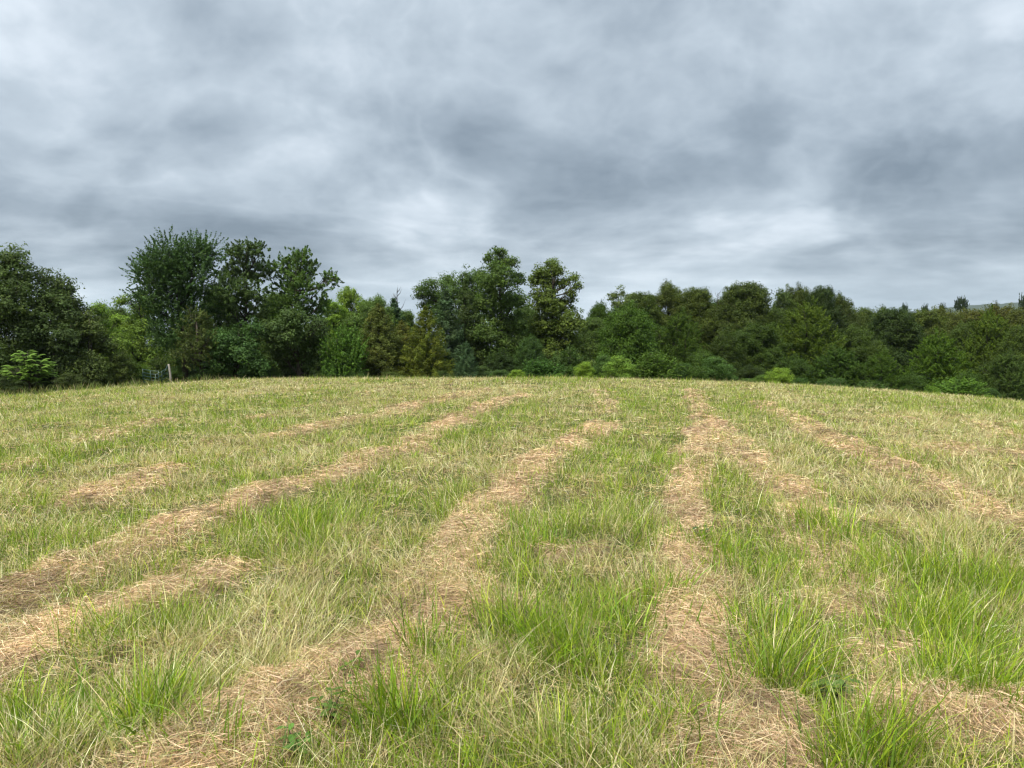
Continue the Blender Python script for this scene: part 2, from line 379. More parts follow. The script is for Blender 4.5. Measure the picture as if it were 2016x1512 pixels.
def tufts(n, per, seed, kind, p=1.5):
    """n tufts of blades leaning out of their root"""
    x0, y0, r = scatter(n, p, seed=seed)
    hm_ = hay_mask(x0, y0); gr = green_mask(x0, y0); tl = tall_mask(x0, y0)
    pr = r.random(n)
    clump = smooth(.35, .7, fbm(x0 * 3.3, y0 * 3.3, seed + 5, 2))
    if kind == 'green': keep = pr < (.10 + .90 * gr ** 1.3) * (1 - .86 * hm_) * (.4 + .6 * clump) + tl
    else: keep = pr < (.20 + .80 * (1 - gr)) * (1 - .68 * hm_) * (.5 + .5 * clump)
    keep &= inside(x0, y0)
    x0, y0, hm_, gr, tl, clump = [a[keep] for a in (x0, y0, hm_, gr, tl, clump)]
    x = np.repeat(x0, per); y = np.repeat(y0, per); m = len(x)
    d = np.hypot(x, y)
    spread = .035 + .0035 * d
    ox, oy = r.normal(0, 1, m), r.normal(0, 1, m)
    az = np.arctan2(oy, ox) + r.normal(0, .7, m)
    x = x + ox * spread; y = y + oy * spread
    T = np.repeat(tl, per); GRr = np.repeat(gr, per); HM = np.repeat(hm_, per)
    windaz = np.repeat(fbm(x0 * .7, y0 * .7, 91, 2) * 9, per); wl = .28
    tone = np.repeat(.58 + .75 * r.random(len(x0)), per)[:, None]
    pxs = d * .00134
    if kind == 'green':
        hh = (.05 + .15 * r.random(m) ** 1.5) * (.65 + .7 * np.repeat(clump, per)) * (1 + .6 * T) * (.75 + .5 * GRr)
        w = np.maximum(.0026 + .0036 * r.random(m) ** 1.5 + .004 * T * r.random(m), pxs * .46)
        lean = np.abs(r.normal(.12, .20, m)); curl = np.abs(r.normal(.22, .3, m))
        col_ = pal(r, m, GREENS, [3, 3, 2, 2, 1]); mixd = (r.random(m) < .22 * (1 - .5 * T))
        col_[mixd] = pal(r, mixd.sum(), DRYS, [1, 1, 1, 1, 2])
    else:
        hh = (.05 + .14 * r.random(m) ** 1.2) * (.7 + .6 * np.repeat(clump, per))
        w = np.maximum(.0018 + .0020 * r.random(m), pxs * .42)
        lean = np.abs(r.normal(.38, .5, m)); curl = np.abs(r.normal(.15, .3, m))
        col_ = pal(r, m, DRYS, [4, 3, 3, 1, 2]); mg = r.random(m) < .15
        col_[mg] = pal(r, mg.sum(), GREENS, [1, 1, 2, 1, 2])
    col_ = col_ * tone
    vx = np.cos(az) * lean + np.cos(windaz) * wl * lean; vy = np.sin(az) * lean + np.sin(windaz) * wl * lean
    az = np.arctan2(vy, vx); lean = np.hypot(vx, vy)
    z = height(x, y) - .01
    for lo, hi, sg in ((0, 5.5, 3), (5.5, 14, 2), (14, 99, 1)):
        k = (d >= lo) & (d < hi)
        if k.any(): (GA if kind == 'green' else DA).add(*blades(x[k], y[k], z[k], hh[k], w[k], np.clip(lean[k], 0, 1.5), az[k], np.clip(curl[k], 0, .9), col_[k], sg, r))
def straws(n, seed, hayonly, p=1.6):
    x, y, r = scatter(n, p, seed=seed); 
    hm_ = hay_mask(x, y); gr = green_mask(x, y)
    if hayonly: k = r.random(n) < hm_ ** 1.2
    else: k = r.random(n) < .55 * (1 - .5 * gr)
    k &= inside(x, y)
    x, y, hm_ = x[k], y[k], hm_[k]; m = len(x); d = np.hypot(x, y)
    L = (.03 + .11 * r.random(m) ** 1.7) * (1 + .02 * d); w = np.maximum(.0012 + .0018 * r.random(m), d * .00134 * .42)
    rowaz = math.atan2(DIRV[1], DIRV[0]); fl_ = fbm(x * 2.2, y * 2.2, 71, 2) * 7
    az = np.where(r.random(m) < .55, fl_ + r.normal(0, .5, m), r.random(m) * 2 * math.pi)
    tl = r.normal(0, .20, m) + (.0 if hayonly else .12)
    lift = (r.random(m) ** 1.6) * (.035 + .03 * hm_) + .004
    z = height(x, y, None) + lift
    dxx, dyy, dzz = np.cos(az) * np.cos(tl), np.sin(az) * np.cos(tl), np.sin(tl)
    # two-segment bent straw
    bend = r.normal(0, .12, m) * L
    ax_, ay_ = x - dxx * L / 2, y - dyy * L / 2; bx_, by_ = x + dxx * L / 2, y + dyy * L / 2
    az_, bz_ = z - dzz * L / 2, z + dzz * L / 2
    mx_, my_, mz_ = x - dyy * bend, y + dxx * bend, z + np.abs(bend) * .5
    rollv = r.random(m) * math.pi
    sx, sy, sz = -np.sin(az) * np.cos(rollv), np.cos(az) * np.cos(rollv), np.sin(rollv)
    pts = []
    for X_, Y_, Z_, q in ((ax_, ay_, az_, 1), (mx_, my_, mz_, 1), (bx_, by_, bz_, .45)):
        hw = .5 * w * q
        pts += [np.stack([X_ - sx * hw, Y_ - sy * hw, Z_ - sz * hw], 1), np.stack([X_ + sx * hw, Y_ + sy * hw, Z_ + sz * hw], 1)]
    Vv = np.stack(pts, 1).reshape(-1, 3); b = np.arange(m) * 6
    Qq = np.concatenate([np.stack([b, b + 1, b + 3, b + 2], 1), np.stack([b + 2, b + 3, b + 5, b + 4], 1)])
    col_ = pal(r, m, HAYS if hayonly else DRYS + HAYS, [3, 3, 3, 1, 2] if hayonly else [2, 2, 2, 2, 3, 2, 2, 1, 2, 2], .25)
    col_ *= (.55 + .9 * fbm(x * 2.3, y * 2.3, 44, 4))[:, None]
    if hayonly:                                             # scattered patches of darker brown in the cut hay
        col_ *= (1 - .55 * smooth(.60, .72, fbm(x * 3.1 + 9, y * 3.1, 46, 3)))[:, None]
    HA.add(Vv, Qq, np.repeat(col_, 6, axis=0)) if hayonly else DA.add(Vv, Qq, np.repeat(col_, 6, axis=0))

tufts(88000, 7, 101, 'green'); tufts(122000, 7, 202, 'dry')
straws(900000, 303, True); straws(620000, 404, False)
# tall broad blades in the lusher clumps
def tall_clumps():
    r = np.random.default_rng(55)
    for (cx_, cy_, w_) in TP:
        n = int(42 * min(1.5, (w_ / .14) ** .8)); w_ = w_ * 1.25
        x = cx_ + r.normal(0, w_ * .7, n); y = cy_ + r.normal(0, w_ * .7, n)
        ang = np.arctan2(y - cy_, x - cx_) + r.normal(0, .6, n)
        h = .12 + .20 * r.random(n) ** 1.5; w = .005 + .006 * r.random(n); w = np.maximum(w, np.hypot(x, y) * .0012)
        c = pal(r, n, [(.19,.30,.040),(.25,.36,.05),(.14,.23,.035),(.32,.37,.08)], [3, 3, 2, 1])
        GA.add(*blades(x, y, height(x, y) - .01, h, w, np.abs(r.normal(.10, .16, n)), ang, np.abs(r.normal(.2, .3, n)).clip(0, .9), c, 4, r))
tall_clumps()
def margin():
    r = np.random.default_rng(66); n = 60000; y = r.uniform(33, 56, n); x = (r.random(n) * 2 - 1) * (y * .74 + 1.6)
    lim_ = np.minimum(42.5 + 7 * smooth(-2, -24, x) + 1.5 * smooth(4, 24, x), 34.5 + 11.5 * smooth(-25, -14, x))
    e = y - lim_; k = (e > -1.2) & (e < 4.5) & (r.random(n) < .9) & (fbm(x * .8, y * .8, 15, 3) > .36 + .06 * (e < 0)); x, y = x[k], y[k]; n = len(x)
    h = (.16 + .34 * r.random(n) ** 1.5) * (.5 + fbm(x * .9, y * .9, 17, 2)); z = height(x, y)
    c = pal(r, n, [(.14,.17,.05),(.20,.17,.08),(.10,.13,.035),(.34,.30,.16),(.16,.22,.05)], [3, 3, 2, 1, 2])
    GA.add(*blades(x, y, z, h, .02 + .02 * r.random(n), np.abs(r.normal(.25, .25, n)), r.random(n) * 6.28, np.abs(r.normal(.2, .2, n)).clip(0, .8), c, 2, r))
margin()
tag(GA.build('green_grass', M_blade), 'fresh green grass blades standing between the mown rows', 'grass', kind='stuff')
tag(DA.build('dry_grass', M_blade), 'pale dry grass stems and fallen stubble all over the field', 'dry grass', kind='stuff')
tag(HA.build('mown_hay', M_straw), 'brown cut hay lying in long matted rows across the field', 'hay', kind='stuff')

# ------------------------------------------------------------------ trees
def world_at(px, py, y):
    d = ray(px, py); s = y / d[1]; return d[0] * s, EYE + d[2] * s
def gz(x, y): return float(height(np.array([x]), np.array([y]))[0])
def unit(v): return v / (np.linalg.norm(v, axis=1)[:, None] + 1e-9)
def leaf_quads(c, nrm, L, W, r, droop=None):
    n = len(c); rv = unit(r.normal(0, 1, (n, 3)))
    if droop is not None: rv = unit(rv + droop)
    b = np.cross(nrm, rv); b = unit(b); t = np.cross(b, nrm)
    L = L[:, None]; W = W[:, None]
    V = np.stack([c - t * L * .5, c - b * W * .5 + t * L * .08, c + t * L * .5, c + b * W * .5 + t * L * .08], 1).reshape(-1, 3)
    Q = np.arange(4 * n).reshape(n, 4); return V, Q
def crown_arrays(lobes, r, dens=1.0, leaf=.16, clump_r=.45, spray=0.0, gap=.25):
    leaf = leaf * .80; dens = dens * 1.45; clump_r = clump_r * .92
    """lobes: (x, y, z, rx, rz). Leaves sit in clumps spread over and inside each lobe."""
    Cs, Ns, Ls, Ts = [], [], [], []
    for (lx, ly, lz, rx, rz) in lobes:
        area = 4 * math.pi * rx * max(rx, rz)
        nc = max(6, int(area / (clump_r ** 2 * 1.5) * dens))
        d = unit(r.normal(0, 1, (nc, 3)))
        rad = r.uniform(.30, 1.0, nc) + .22 * (r.random(nc) < .12)
        hump = .82 + .36 * r.random(nc)
        c = np.stack([lx + d[:, 0] * rx * rad * hump, ly + d[:, 1] * rx * rad * hump, lz + d[:, 2] * rz * rad * hump], 1)
        keep = r.random(nc) > gap * .4
        c, d = c[keep], d[keep]; nc = len(c)
        cr = clump_r * r.uniform(.55, 1.25, nc); per = int(40 * (.16 / leaf) ** 1.2 * (clump_r / .45) ** 1.6)
        per = max(8, min(per, 90))
        ci = np.repeat(np.arange(nc), per); m = len(ci)
        dd = unit(r.normal(0, 1, (m, 3))); rr = r.random(m) ** .4
        off = dd * (cr[ci] * rr)[:, None] * np.array([1.15, 1.15, .72])
        if spray > 0:                                      # twigs reaching out and up
            ax = unit(d + np.array([0, 0, .55]) + r.normal(0, .3, (nc, 3)))
            s = r.random(m) ** .8; off = ax[ci] * (s * cr[ci] * 2.6 * spray)[:, None] + dd * (cr[ci] * .30 * (1.15 - s))[:, None]
        p = c[ci] + off
        nn = unit(.55 * dd + .35 * d[ci] + np.array([0, 0, .55]) + r.normal(0, .45, (m, 3)))
        tone = (.68 + .70 * r.random(nc))[ci] * (.86 + .32 * r.random(m))
        warm = (r.random(nc) ** 3)[ci]
        Cs.append(p); Ns.append(nn); Ls.append(leaf * r.uniform(.6, 1.35, m))
        Ts.append(np.stack([tone * (1 + .20 * warm), tone * (1 + .10 * warm), tone * (1 - .1 * warm)], 1))
    c, nn, L, T = map(np.concatenate, (Cs, Ns, Ls, Ts))
    V, Q = leaf_quads(c, nn, L, L * .62, r, np.array([0, 0, -.5]))
    return V, Q, np.repeat(T, 4, axis=0)
def limbs(lobes, H, r, trunk_r=.16, lean=0, base_spread=0):
    top = max(l[2] for l in lobes); main = max(lobes, key=lambda l: l[3] * l[4])
    axis = [np.array([0, 0, -.3]), np.array([lean * .3, 0, H * .25]), np.array([main[0] * .35 + lean, main[1] * .3, H * .5]), np.array([main[0] * .5 + lean, main[1] * .4, min(top, H * .85)])]
    parts = [tube(axis, [trunk_r * 1.3, trunk_r, trunk_r * .6, trunk_r * .18], 9)]
    for (lx, ly, lz, rx, rz) in lobes:
        h0 = min(max(.12 * H, lz - rx * 1.1 - .5), H * .75); t = np.clip(h0 / (H * .5), 0, 1)
        s = np.array([axis[2][0] * t, axis[2][1] * t, h0]); e = np.array([lx, ly, lz + rz * .4])
        mid = (s + e) / 2 + np.array([0, 0, -.12 * np.linalg.norm(e - s)]) + r.normal(0, .12, 3)
        rr = trunk_r * .42
        parts.append(tube([s, mid, e], [rr, rr * .55, rr * .12], 6))
        for _ in range(3):
            d = r.normal(0, 1, 3); d /= np.linalg.norm(d); e2 = np.array([lx + d[0] * rx, ly + d[1] * rx, lz + abs(d[2]) * rz])
            parts.append(tube([mid, (mid + e2) / 2 + r.normal(0, .1, 3), e2], [rr * .4, rr * .22, .01], 5))
    return join_arrays(parts)

class Kind:
    """one grown form, its crown and trunk meshes shared by every copy"""
    def __init__(s, name, H, Wd, cv, tv):
        s.name, s.H, s.W = name, H, Wd; s.cv, s.tv = cv, tv; s.meshes = None
KINDS = {}
def rand_lobes(H, Wd, r, n, low=.12, shape='round'):
    L = []
    for i in range(n):
        t = (i + .5) / n; z = H * (low + (1 - low) * t ** .9)
        if shape == 'round': prof = max(.3, 1 - max(0, (z / H - .5) / .56) ** 2.2) * (.8 + .2 * min(1, z / H * 3))
        elif shape == 'tall': prof = (.55 + .45 * math.sin(math.pi * (z / H) ** .8)) * (1 - .45 * (z / H) ** 3)
        else: prof = 1 - .8 * z / H
        a = i * 2.4 + r.random(); rr = Wd * max(prof, .62) * r.uniform(.30, .44)
        dist = max(0, Wd * prof - rr) * r.uniform(.6, 1.05)
        zz = min(z, H - rr * .85)
        L.append((math.cos(a) * dist, math.sin(a) * dist, zz, rr, rr * r.uniform(.75, 1.0)))
    L.append((0, 0, H * .5, Wd * .55, H * .32))
    for _ in range(8 if shape != 'cone' else 0):           # stray tops and side tufts break the outline
        l = L[r.integers(0, n)]; d = r.normal(0, 1, 3); d[2] = abs(d[2]); d /= np.linalg.norm(d); q = Wd * r.uniform(.10, .19)
        L.append((l[0] + d[0] * l[3], l[1] + d[1] * l[3], min(l[2] + d[2] * l[4] * 1.1, H), q, q * 1.2))
    return L
def mk_broad(name, seed, H=12, Wd=4.6, n=22, shape='round', leaf=.17, clump=.5, gap=.2, spray=0, low=.12, dens=1.0, tr=.16):
    r = np.random.default_rng(seed); L = rand_lobes(H, Wd, r, n, low, shape)
    KINDS[name] = Kind(name, H, Wd, crown_arrays(L, r, dens, leaf, clump, spray, gap), limbs(L, H, r, tr))
def mk_conifer(name, seed, H=9, Wd=3.2, tiers=22, leaf=.14, tip=.35, ragged=.42, power=.62):
    """cedar or pine form: tiers of sprays round a straight stem"""
    r = np.random.default_rng(seed); Cs, Ns, Ls, Ts = [], [], [], []; B = []
    for i in range(tiers):
        t = i / (tiers - 1); z0 = H * (.03 + .95 * t); rad = Wd * ((1 - t) ** power * .95 + .05) * (1 if t > .12 else .8 + 1.6 * t)
        nb = max(4, int(7 + 12 * (1 - t)))
        for j in range(nb):
            a = 2 * math.pi * (j + r.random()) / nb; ln = rad * r.uniform(1 - ragged, 1.08)
            dr = np.array([math.cos(a), math.sin(a), 0]); m = int(74 + 84 * (1 - t))
            s = r.random(m) ** .5; rise = tip * s ** 1.5 * ln * .8 - .10 * ln * s
            wd = .10 + .30 * (1 - s) * ln * .30
            side = np.array([-dr[1], dr[0], 0])
            p = np.array([0, 0, z0]) + dr * (s * ln)[:, None] + side * (r.normal(0, 1, m) * wd)[:, None]
            p[:, 2] += rise + r.normal(0, .12, m)
            tone = r.uniform(.6, 1.35) * r.uniform(.8, 1.2, m); w = r.random() ** 2
            Cs.append(p); Ns.append(unit(dr * .5 + np.array([0, 0, .7]) + r.normal(0, .5, (m, 3)))); Ls.append(leaf * r.uniform(.7, 1.5, m))
            Ts.append(np.stack([tone * (1 + .12 * w), tone, tone * (1 - .1 * w)], 1))
            if j % 3 == 0: B.append(tube([(0, 0, z0), tuple(dr * ln * .5 + np.array([0, 0, z0])), tuple(dr * ln * .9 + np.array([0, 0, z0 + tip * ln * .6]))], [.03, .02, .005], 4))
    c, nn, L_, T = map(np.concatenate, (Cs, Ns, Ls, Ts)); V, Q = leaf_quads(c, nn, L_, L_ * .5, r, np.array([0, 0, .4]))
    B.append(tube([(0, 0, -.3), (0, 0, H * .5), (0, 0, H)], [.14, .08, .015], 8))
    KINDS[name] = Kind(name, H, Wd, (V, Q, np.repeat(T, 4, axis=0)), join_arrays(B))
def place(kname, name, px, top, hw, y, colr, label, cat='tree', group=None, rz=None, base=None):
    K = KINDS[kname]; x, zt = world_at(px, top, y); zb = gz(x, y) if base is None else base
    x2, _ = world_at(px + hw, top, y); h = max(.4, zt - zb); wd = abs(x2 - x)
    o = empty(name, (x, y, zb - .02), label, cat, group)
    o.rotation_euler[2] = random.random() * 6.28 if rz is None else rz
    o.scale = (wd / K.W, wd / K.W, h / K.H)
    if K.meshes is None:
        V, Q, T = K.cv; c = mesh_from('crown', V, Q, M_leaf, o, {'tint': ('FLOAT_COLOR', rgba(T))}); t = mesh_from('trunk', *K.tv, M_bark, o, smooth_=True)
        K.meshes = (c.data, t.data)
    else:
        c = bpy.data.objects.new('crown', K.meshes[0]); t = bpy.data.objects.new('trunk', K.meshes[1])
        for q in (c, t): C.objects.link(q); q.parent = o
    c.color = (colr[0] * 1.12, colr[1] * 1.15, colr[2] * .8, 1)
    return o
def hero(name, y, lobes_px, colr, label, base_px=None, leaf=.17, clump=.5, gap=.25, spray=0, dens=1.0, seed=1, tr=.17, cat='tree', group=None):
    """a tree grown from the lobes its crown shows: (px, py, radius px [, flattening])"""
    r = np.random.default_rng(seed); bx = base_px if base_px is not None else sum(l[0] for l in lobes_px) / len(lobes_px)
    x0, _ = world_at(bx, 750, y); zb = gz(x0, y); L = []
    for l in lobes_px:
        lx, lz = world_at(l[0], l[1], y); rr = l[2] / F * y; fl_ = l[3] if len(l) > 3 else .9
        L.append((lx - x0, r.normal(0, .9) * min(1.0, rr), lz - zb, rr, rr * fl_))
    H = max(l[2] + l[4] for l in L)
    o = empty(name, (x0, y, zb - .02), label, cat, group)
    V, Q, T = crown_arrays(L, r, dens, leaf, clump, spray, gap)
    c = mesh_from('crown', V, Q, M_leaf, o, {'tint': ('FLOAT_COLOR', rgba(T))}); c.color = (colr[0] * 1.12, colr[1] * 1.12, colr[2] * .85, 1)
    mesh_from('trunk', *limbs(L, H, r, tr), M_bark, o, smooth_=True)
    return o

mk_broad('oak', 1, H=12, Wd=4.6, n=30, clump=.5); mk_broad('oak2', 2, H=12, Wd=4.4, n=34, clump=.42, gap=.25); mk_broad('tall', 3, H=14, Wd=3.4, n=24, shape='tall', clump=.45, leaf=.19, gap=.3)
mk_broad('feather', 4, H=10, Wd=4.2, n=20, clump=.5, spray=.5, leaf=.15, gap=.2); mk_broad('vine', 5, H=8, Wd=4.0, n=20, clump=.55, leaf=.18, low=.05, gap=.1)
mk_broad('bush', 6, H=2.2, Wd=1.3, n=16, clump=.26, leaf=.085, low=.05, gap=.1, dens=.8, tr=.03); mk_broad('bushfan', 7, H=2.4, Wd=1.4, n=12, clump=.2, leaf=.13, spray=.9, low=.05, dens=.8, tr=.03)
mk_broad('airy', 8, H=9, Wd=3.0, n=13, clump=.42, leaf=.17, gap=.5, low=.4, tr=.12)
mk_conifer('cedar', 9); mk_conifer('cedar_wide', 10, H=8, Wd=3.8, tiers=24, ragged=.45, power=.7, tip=.2); mk_conifer('pine', 12, H=10, Wd=3.0, tiers=20, ragged=.5, tip=.55, leaf=.15, power=.75)
def mk_umbrella():
    r = np.random.default_rng(21); L = [(0, 0, 9.3, 1.7, .55), (1.7, .3, 8.4, 1.3, .45), (-1.6, -.4, 8.0, 1.3, .45), (.6, 1, 7.2, 1.3, .4), (-.9, .6, 6.7, 1.1, .4), (1.5, -.7, 6.2, 1.0, .35)]
    KINDS['umbrella'] = Kind('umbrella', 10, 3.0, crown_arrays(L, r, 1.0, .18, .4, .3, .2), limbs(L, 10, r, .15))
mk_umbrella()

DK = (.036,.072,.018); MD = (.055,.100,.026); OL = (.075,.105,.032); YG = (.115,.185,.032); BR = (.135,.205,.036); BL = (.045,.082,.050); RU = (.074,.092,.028); BG = (.048,.105,.028)
# --- left side
hero('broadleaf_tree', 42, [(-60,560,70),(10,530,48),(15,508,26),(45,590,45),(-10,620,60),(60,640,50),(-40,690,60),(30,560,40),(90,600,35),(10,700,45),(-120,520,60),(-110,620,70),(-100,700,60)], (.052,.080,.030),
     'large dark olive broadleaf tree cut off by the left edge of the photo', base_px=0, seed=31, gap=.45, clump=.45)
hero('broadleaf_tree', 43.5, [(85,575,38),(110,560,26),(85,548,20),(130,600,28),(145,625,26),(105,640,40),(130,680,42),(80,700,40),(160,660,30),(150,715,36),(100,600,35)], (.048,.074,.030),
     'dark broadleaf tree whose crown steps down rightward beside the large leftmost tree', base_px=110, seed=32, gap=.4, clump=.42)
hero('broadleaf_tree', 44, [(165,625,24),(185,650,26),(195,680,30),(160,700,30),(205,720,34),(175,740,34)], (.058,.082,.030), 'brownish olive small tree left of the yellow green treetop', base_px=180, seed=33, gap=.3, clump=.38)
hero('broadleaf_tree', 60, [(193,612,16),(203,605,14),(210,632,20),(195,650,22),(218,665,24),(190,690,30),(225,705,30)], YG, 'narrow yellow green tree top in the gap between the dark left trees', base_px=205, seed=34, clump=.42, gap=.35)
hero('broadleaf_tree', 58, [(250,590,16),(275,582,14),(262,615,26),(290,600,24),(245,640,24),(285,645,30),(255,675,26),(300,680,34),(275,710,34),(250,720,28),(315,720,30)], (.095,.150,.032), 'light green tree behind the metal gate left of the spiky crown', base_px=275, seed=35, clump=.45, gap=.35)
hero('spiky_tree', 48, [(345,505,34),(385,500,30),(410,500,22),(315,520,28),(290,525,20),(280,545,20),(305,560,32),(350,550,40),(395,545,36),(340,600,42),(385,600,40),(330,650,36),(370,660,40),(400,500,18),(270,525,10),(300,590,24)], (.046,.088,.034),
     'tall dark tree with a spiky spray of twigs reaching out left', base_px=365, seed=36, clump=.36, spray=1.0, leaf=.14, gap=.2, dens=1.4)
hero('broadleaf_tree', 50, [(455,500,22),(490,495,24),(515,490,16),(475,530,32),(510,530,28),(445,540,26),(480,575,36),(515,580,30),(455,600,34),(490,630,38),(450,660,36)], (.058,.095,.036),
     'tall airy grey green tree right of the spiky tree', base_px=480, seed=37, clump=.42, spray=.3, gap=.10, leaf=.13, dens=1.6)
hero('broadleaf_tree', 50, [(572,508,20),(595,505,18),(556,525,20),(608,528,20),(580,545,30),(555,565,30),(603,568,30),(545,600,26),(575,605,34),(610,610,28),(645,545,18),(660,548,9),(636,572,15),(640,600,14),(555,640,30),(600,650,36)], (.068,.120,.034),
     'tall bright topped tree with a separate side branch hanging out right', base_px=578, seed=38, clump=.42, spray=.3, gap=.10, leaf=.13, dens=1.6)
hero('small_tree', 45, [(385,625,22),(400,650,26),(375,660,26),(420,670,24),(390,690,28),(360,700,24),(410,710,28)], (.066,.088,.032), 'small brownish green tree in front of the spiky tree trunk', base_px=400, seed=39, clump=.32, spray=.5, gap=.45, leaf=.12)
hero('drooping_tree', 46, [(455,670,32),(490,690,34),(440,710,34),(480,725,34),(515,720,28),(425,735,24),(500,650,26)], (.042,.085,.030), 'deep green low drooping tree below the tall grey green tree', base_px=465, seed=40, clump=.4, gap=.12)
hero('vine_covered_tree', 47, [(575,655,36),(610,670,34),(560,690,32),(600,705,36),(630,640,24),(565,725,32),(620,728,30),(540,650,24),(590,622,28)], (.050,.082,.032), 'broad vine hung tree base under the tree with the side branch', base_px=590, seed=41, clump=.42, gap=.15)
for bx_, bt_, lab_ in [(222,604,'back tree filling the dip between the far left trees and the spiky tree'),(350,650,'back tree low behind the wooden post'),(60,640,'back tree behind the bright sapling'),(930,650,'back tree low behind the small bluish cedar'),(150,620,'distant tree filling the gap behind the olive small tree at left'),(235,640,'distant tree low behind the gap above the gate'),(430,560,'back tree between the spiky tree and the tall grey green tree'),(540,575,'back tree between the grey green tree and the bright topped tree'),
        (640,625,'back tree low behind the hanging side branch'),(790,610,'distant tree between the rusty and golden cedars'),(1035,600,'back tree in the slot between the two tallest middle trees'),(1170,625,'back tree low right of the loose side tuft')]:
    place('oak2', 'broadleaf_tree', bx_, bt_, 66, 66, (.058,.092,.030), lab_, 'tree', 'trees standing behind the hedge line')
place('airy', 'broadleaf_tree', 692, 568, 54, 62, (.125,.185,.035), 'yellow green tree top peeking out left of the rusty cedar')
place('tall', 'broadleaf_tree', 655, 590, 60, 60, YG, 'thin light green tree just right of the side branch')
place('oak', 'broadleaf_tree', 735, 588, 84, 60, (.075,.12,.04), 'mid green tree directly behind the rusty olive cedar')
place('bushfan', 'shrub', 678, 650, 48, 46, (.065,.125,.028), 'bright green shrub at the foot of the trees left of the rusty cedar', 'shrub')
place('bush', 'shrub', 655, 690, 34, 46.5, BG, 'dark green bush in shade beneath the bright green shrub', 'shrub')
place('cedar_wide', 'cedar_tree', 745, 600, 92, 48, RU, 'wide rusty olive cedar with a ragged outline')
place('pine', 'pine_tree', 775, 588, 66, 60, (.040,.078,.048), 'dark blue green pine top poking up behind the cedars')
place('cedar', 'cedar_tree', 838, 604, 68, 47, (.086,.108,.020), 'golden olive cone shaped cedar in the middle of the tree line')
place('cedar', 'cedar_tree', 790, 632, 66, 50, (.088,.098,.028), 'olive cedar squeezed between the rusty and the golden cedar')
place('pine', 'pine_tree', 878, 572, 74, 52, (.050,.085,.052), 'silvery blue green pine right of the golden cedar')
place('cedar', 'pine_tree', 915, 562, 70, 54, (.048,.075,.030), 'dark olive cone shaped evergreen left of the tallest middle tree')
place('cedar', 'cedar_tree', 918, 672, 34, 46, (.050,.090,.055), 'small bluish cedar at the field edge left of the middle trees', 'tree')
hero('broadleaf_tree', 62, [(830,575,18),(850,560,16),(880,550,18),(850,590,30),(895,575,28),(925,550,20),(945,545,20),(925,580,34),(870,620,36),(930,630,40)], (.055,.095,.028), 'rounded broadleaf tree behind the blue green pine', base_px=885, seed=42, clump=.5, gap=.25)
hero('tall_broadleaf_tree', 54, [(984,492,12),(982,515,20),(1005,515,14),(962,505,10),(985,545,30),(1018,548,16),(960,555,24),(985,590,34),(1015,590,24),(955,600,30),(985,635,36),(1020,640,26),(955,655,30),(990,680,32),(1028,690,22),(965,705,28),(1000,720,26)], (.062,.102,.030),
     'tallest broadleaf tree in the middle with a narrow pointed top', base_px=985, seed=43, leaf=.19, clump=.40, gap=.12)
hero('tall_broadleaf_tree', 55.5, [(1085,520,17),(1100,530,15),(1065,535,16),(1055,550,16),(1082,550,24),(1110,555,14),(1132,545,10),(1135,560,9),(1126,575,11),(1070,590,32),(1110,600,28),(1085,630,40),(1125,635,28),(1060,650,34),(1110,670,40),(1140,690,26),(1075,700,38),(1130,720,34),(1160,715,20)], (.075,.108,.028),
     'tall airy broadleaf tree with a loose side tuft right of the tallest tree', base_px=1090, seed=44, leaf=.19, clump=.40, gap=.16)
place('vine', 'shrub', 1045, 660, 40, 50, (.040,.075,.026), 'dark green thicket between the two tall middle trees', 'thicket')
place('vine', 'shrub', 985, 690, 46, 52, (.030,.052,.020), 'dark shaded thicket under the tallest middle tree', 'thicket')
place('bushfan', 'shrub', 1120, 690, 42, 47, (.050,.085,.030), 'drooping dark shrub left of the round lime shrub', 'shrub')
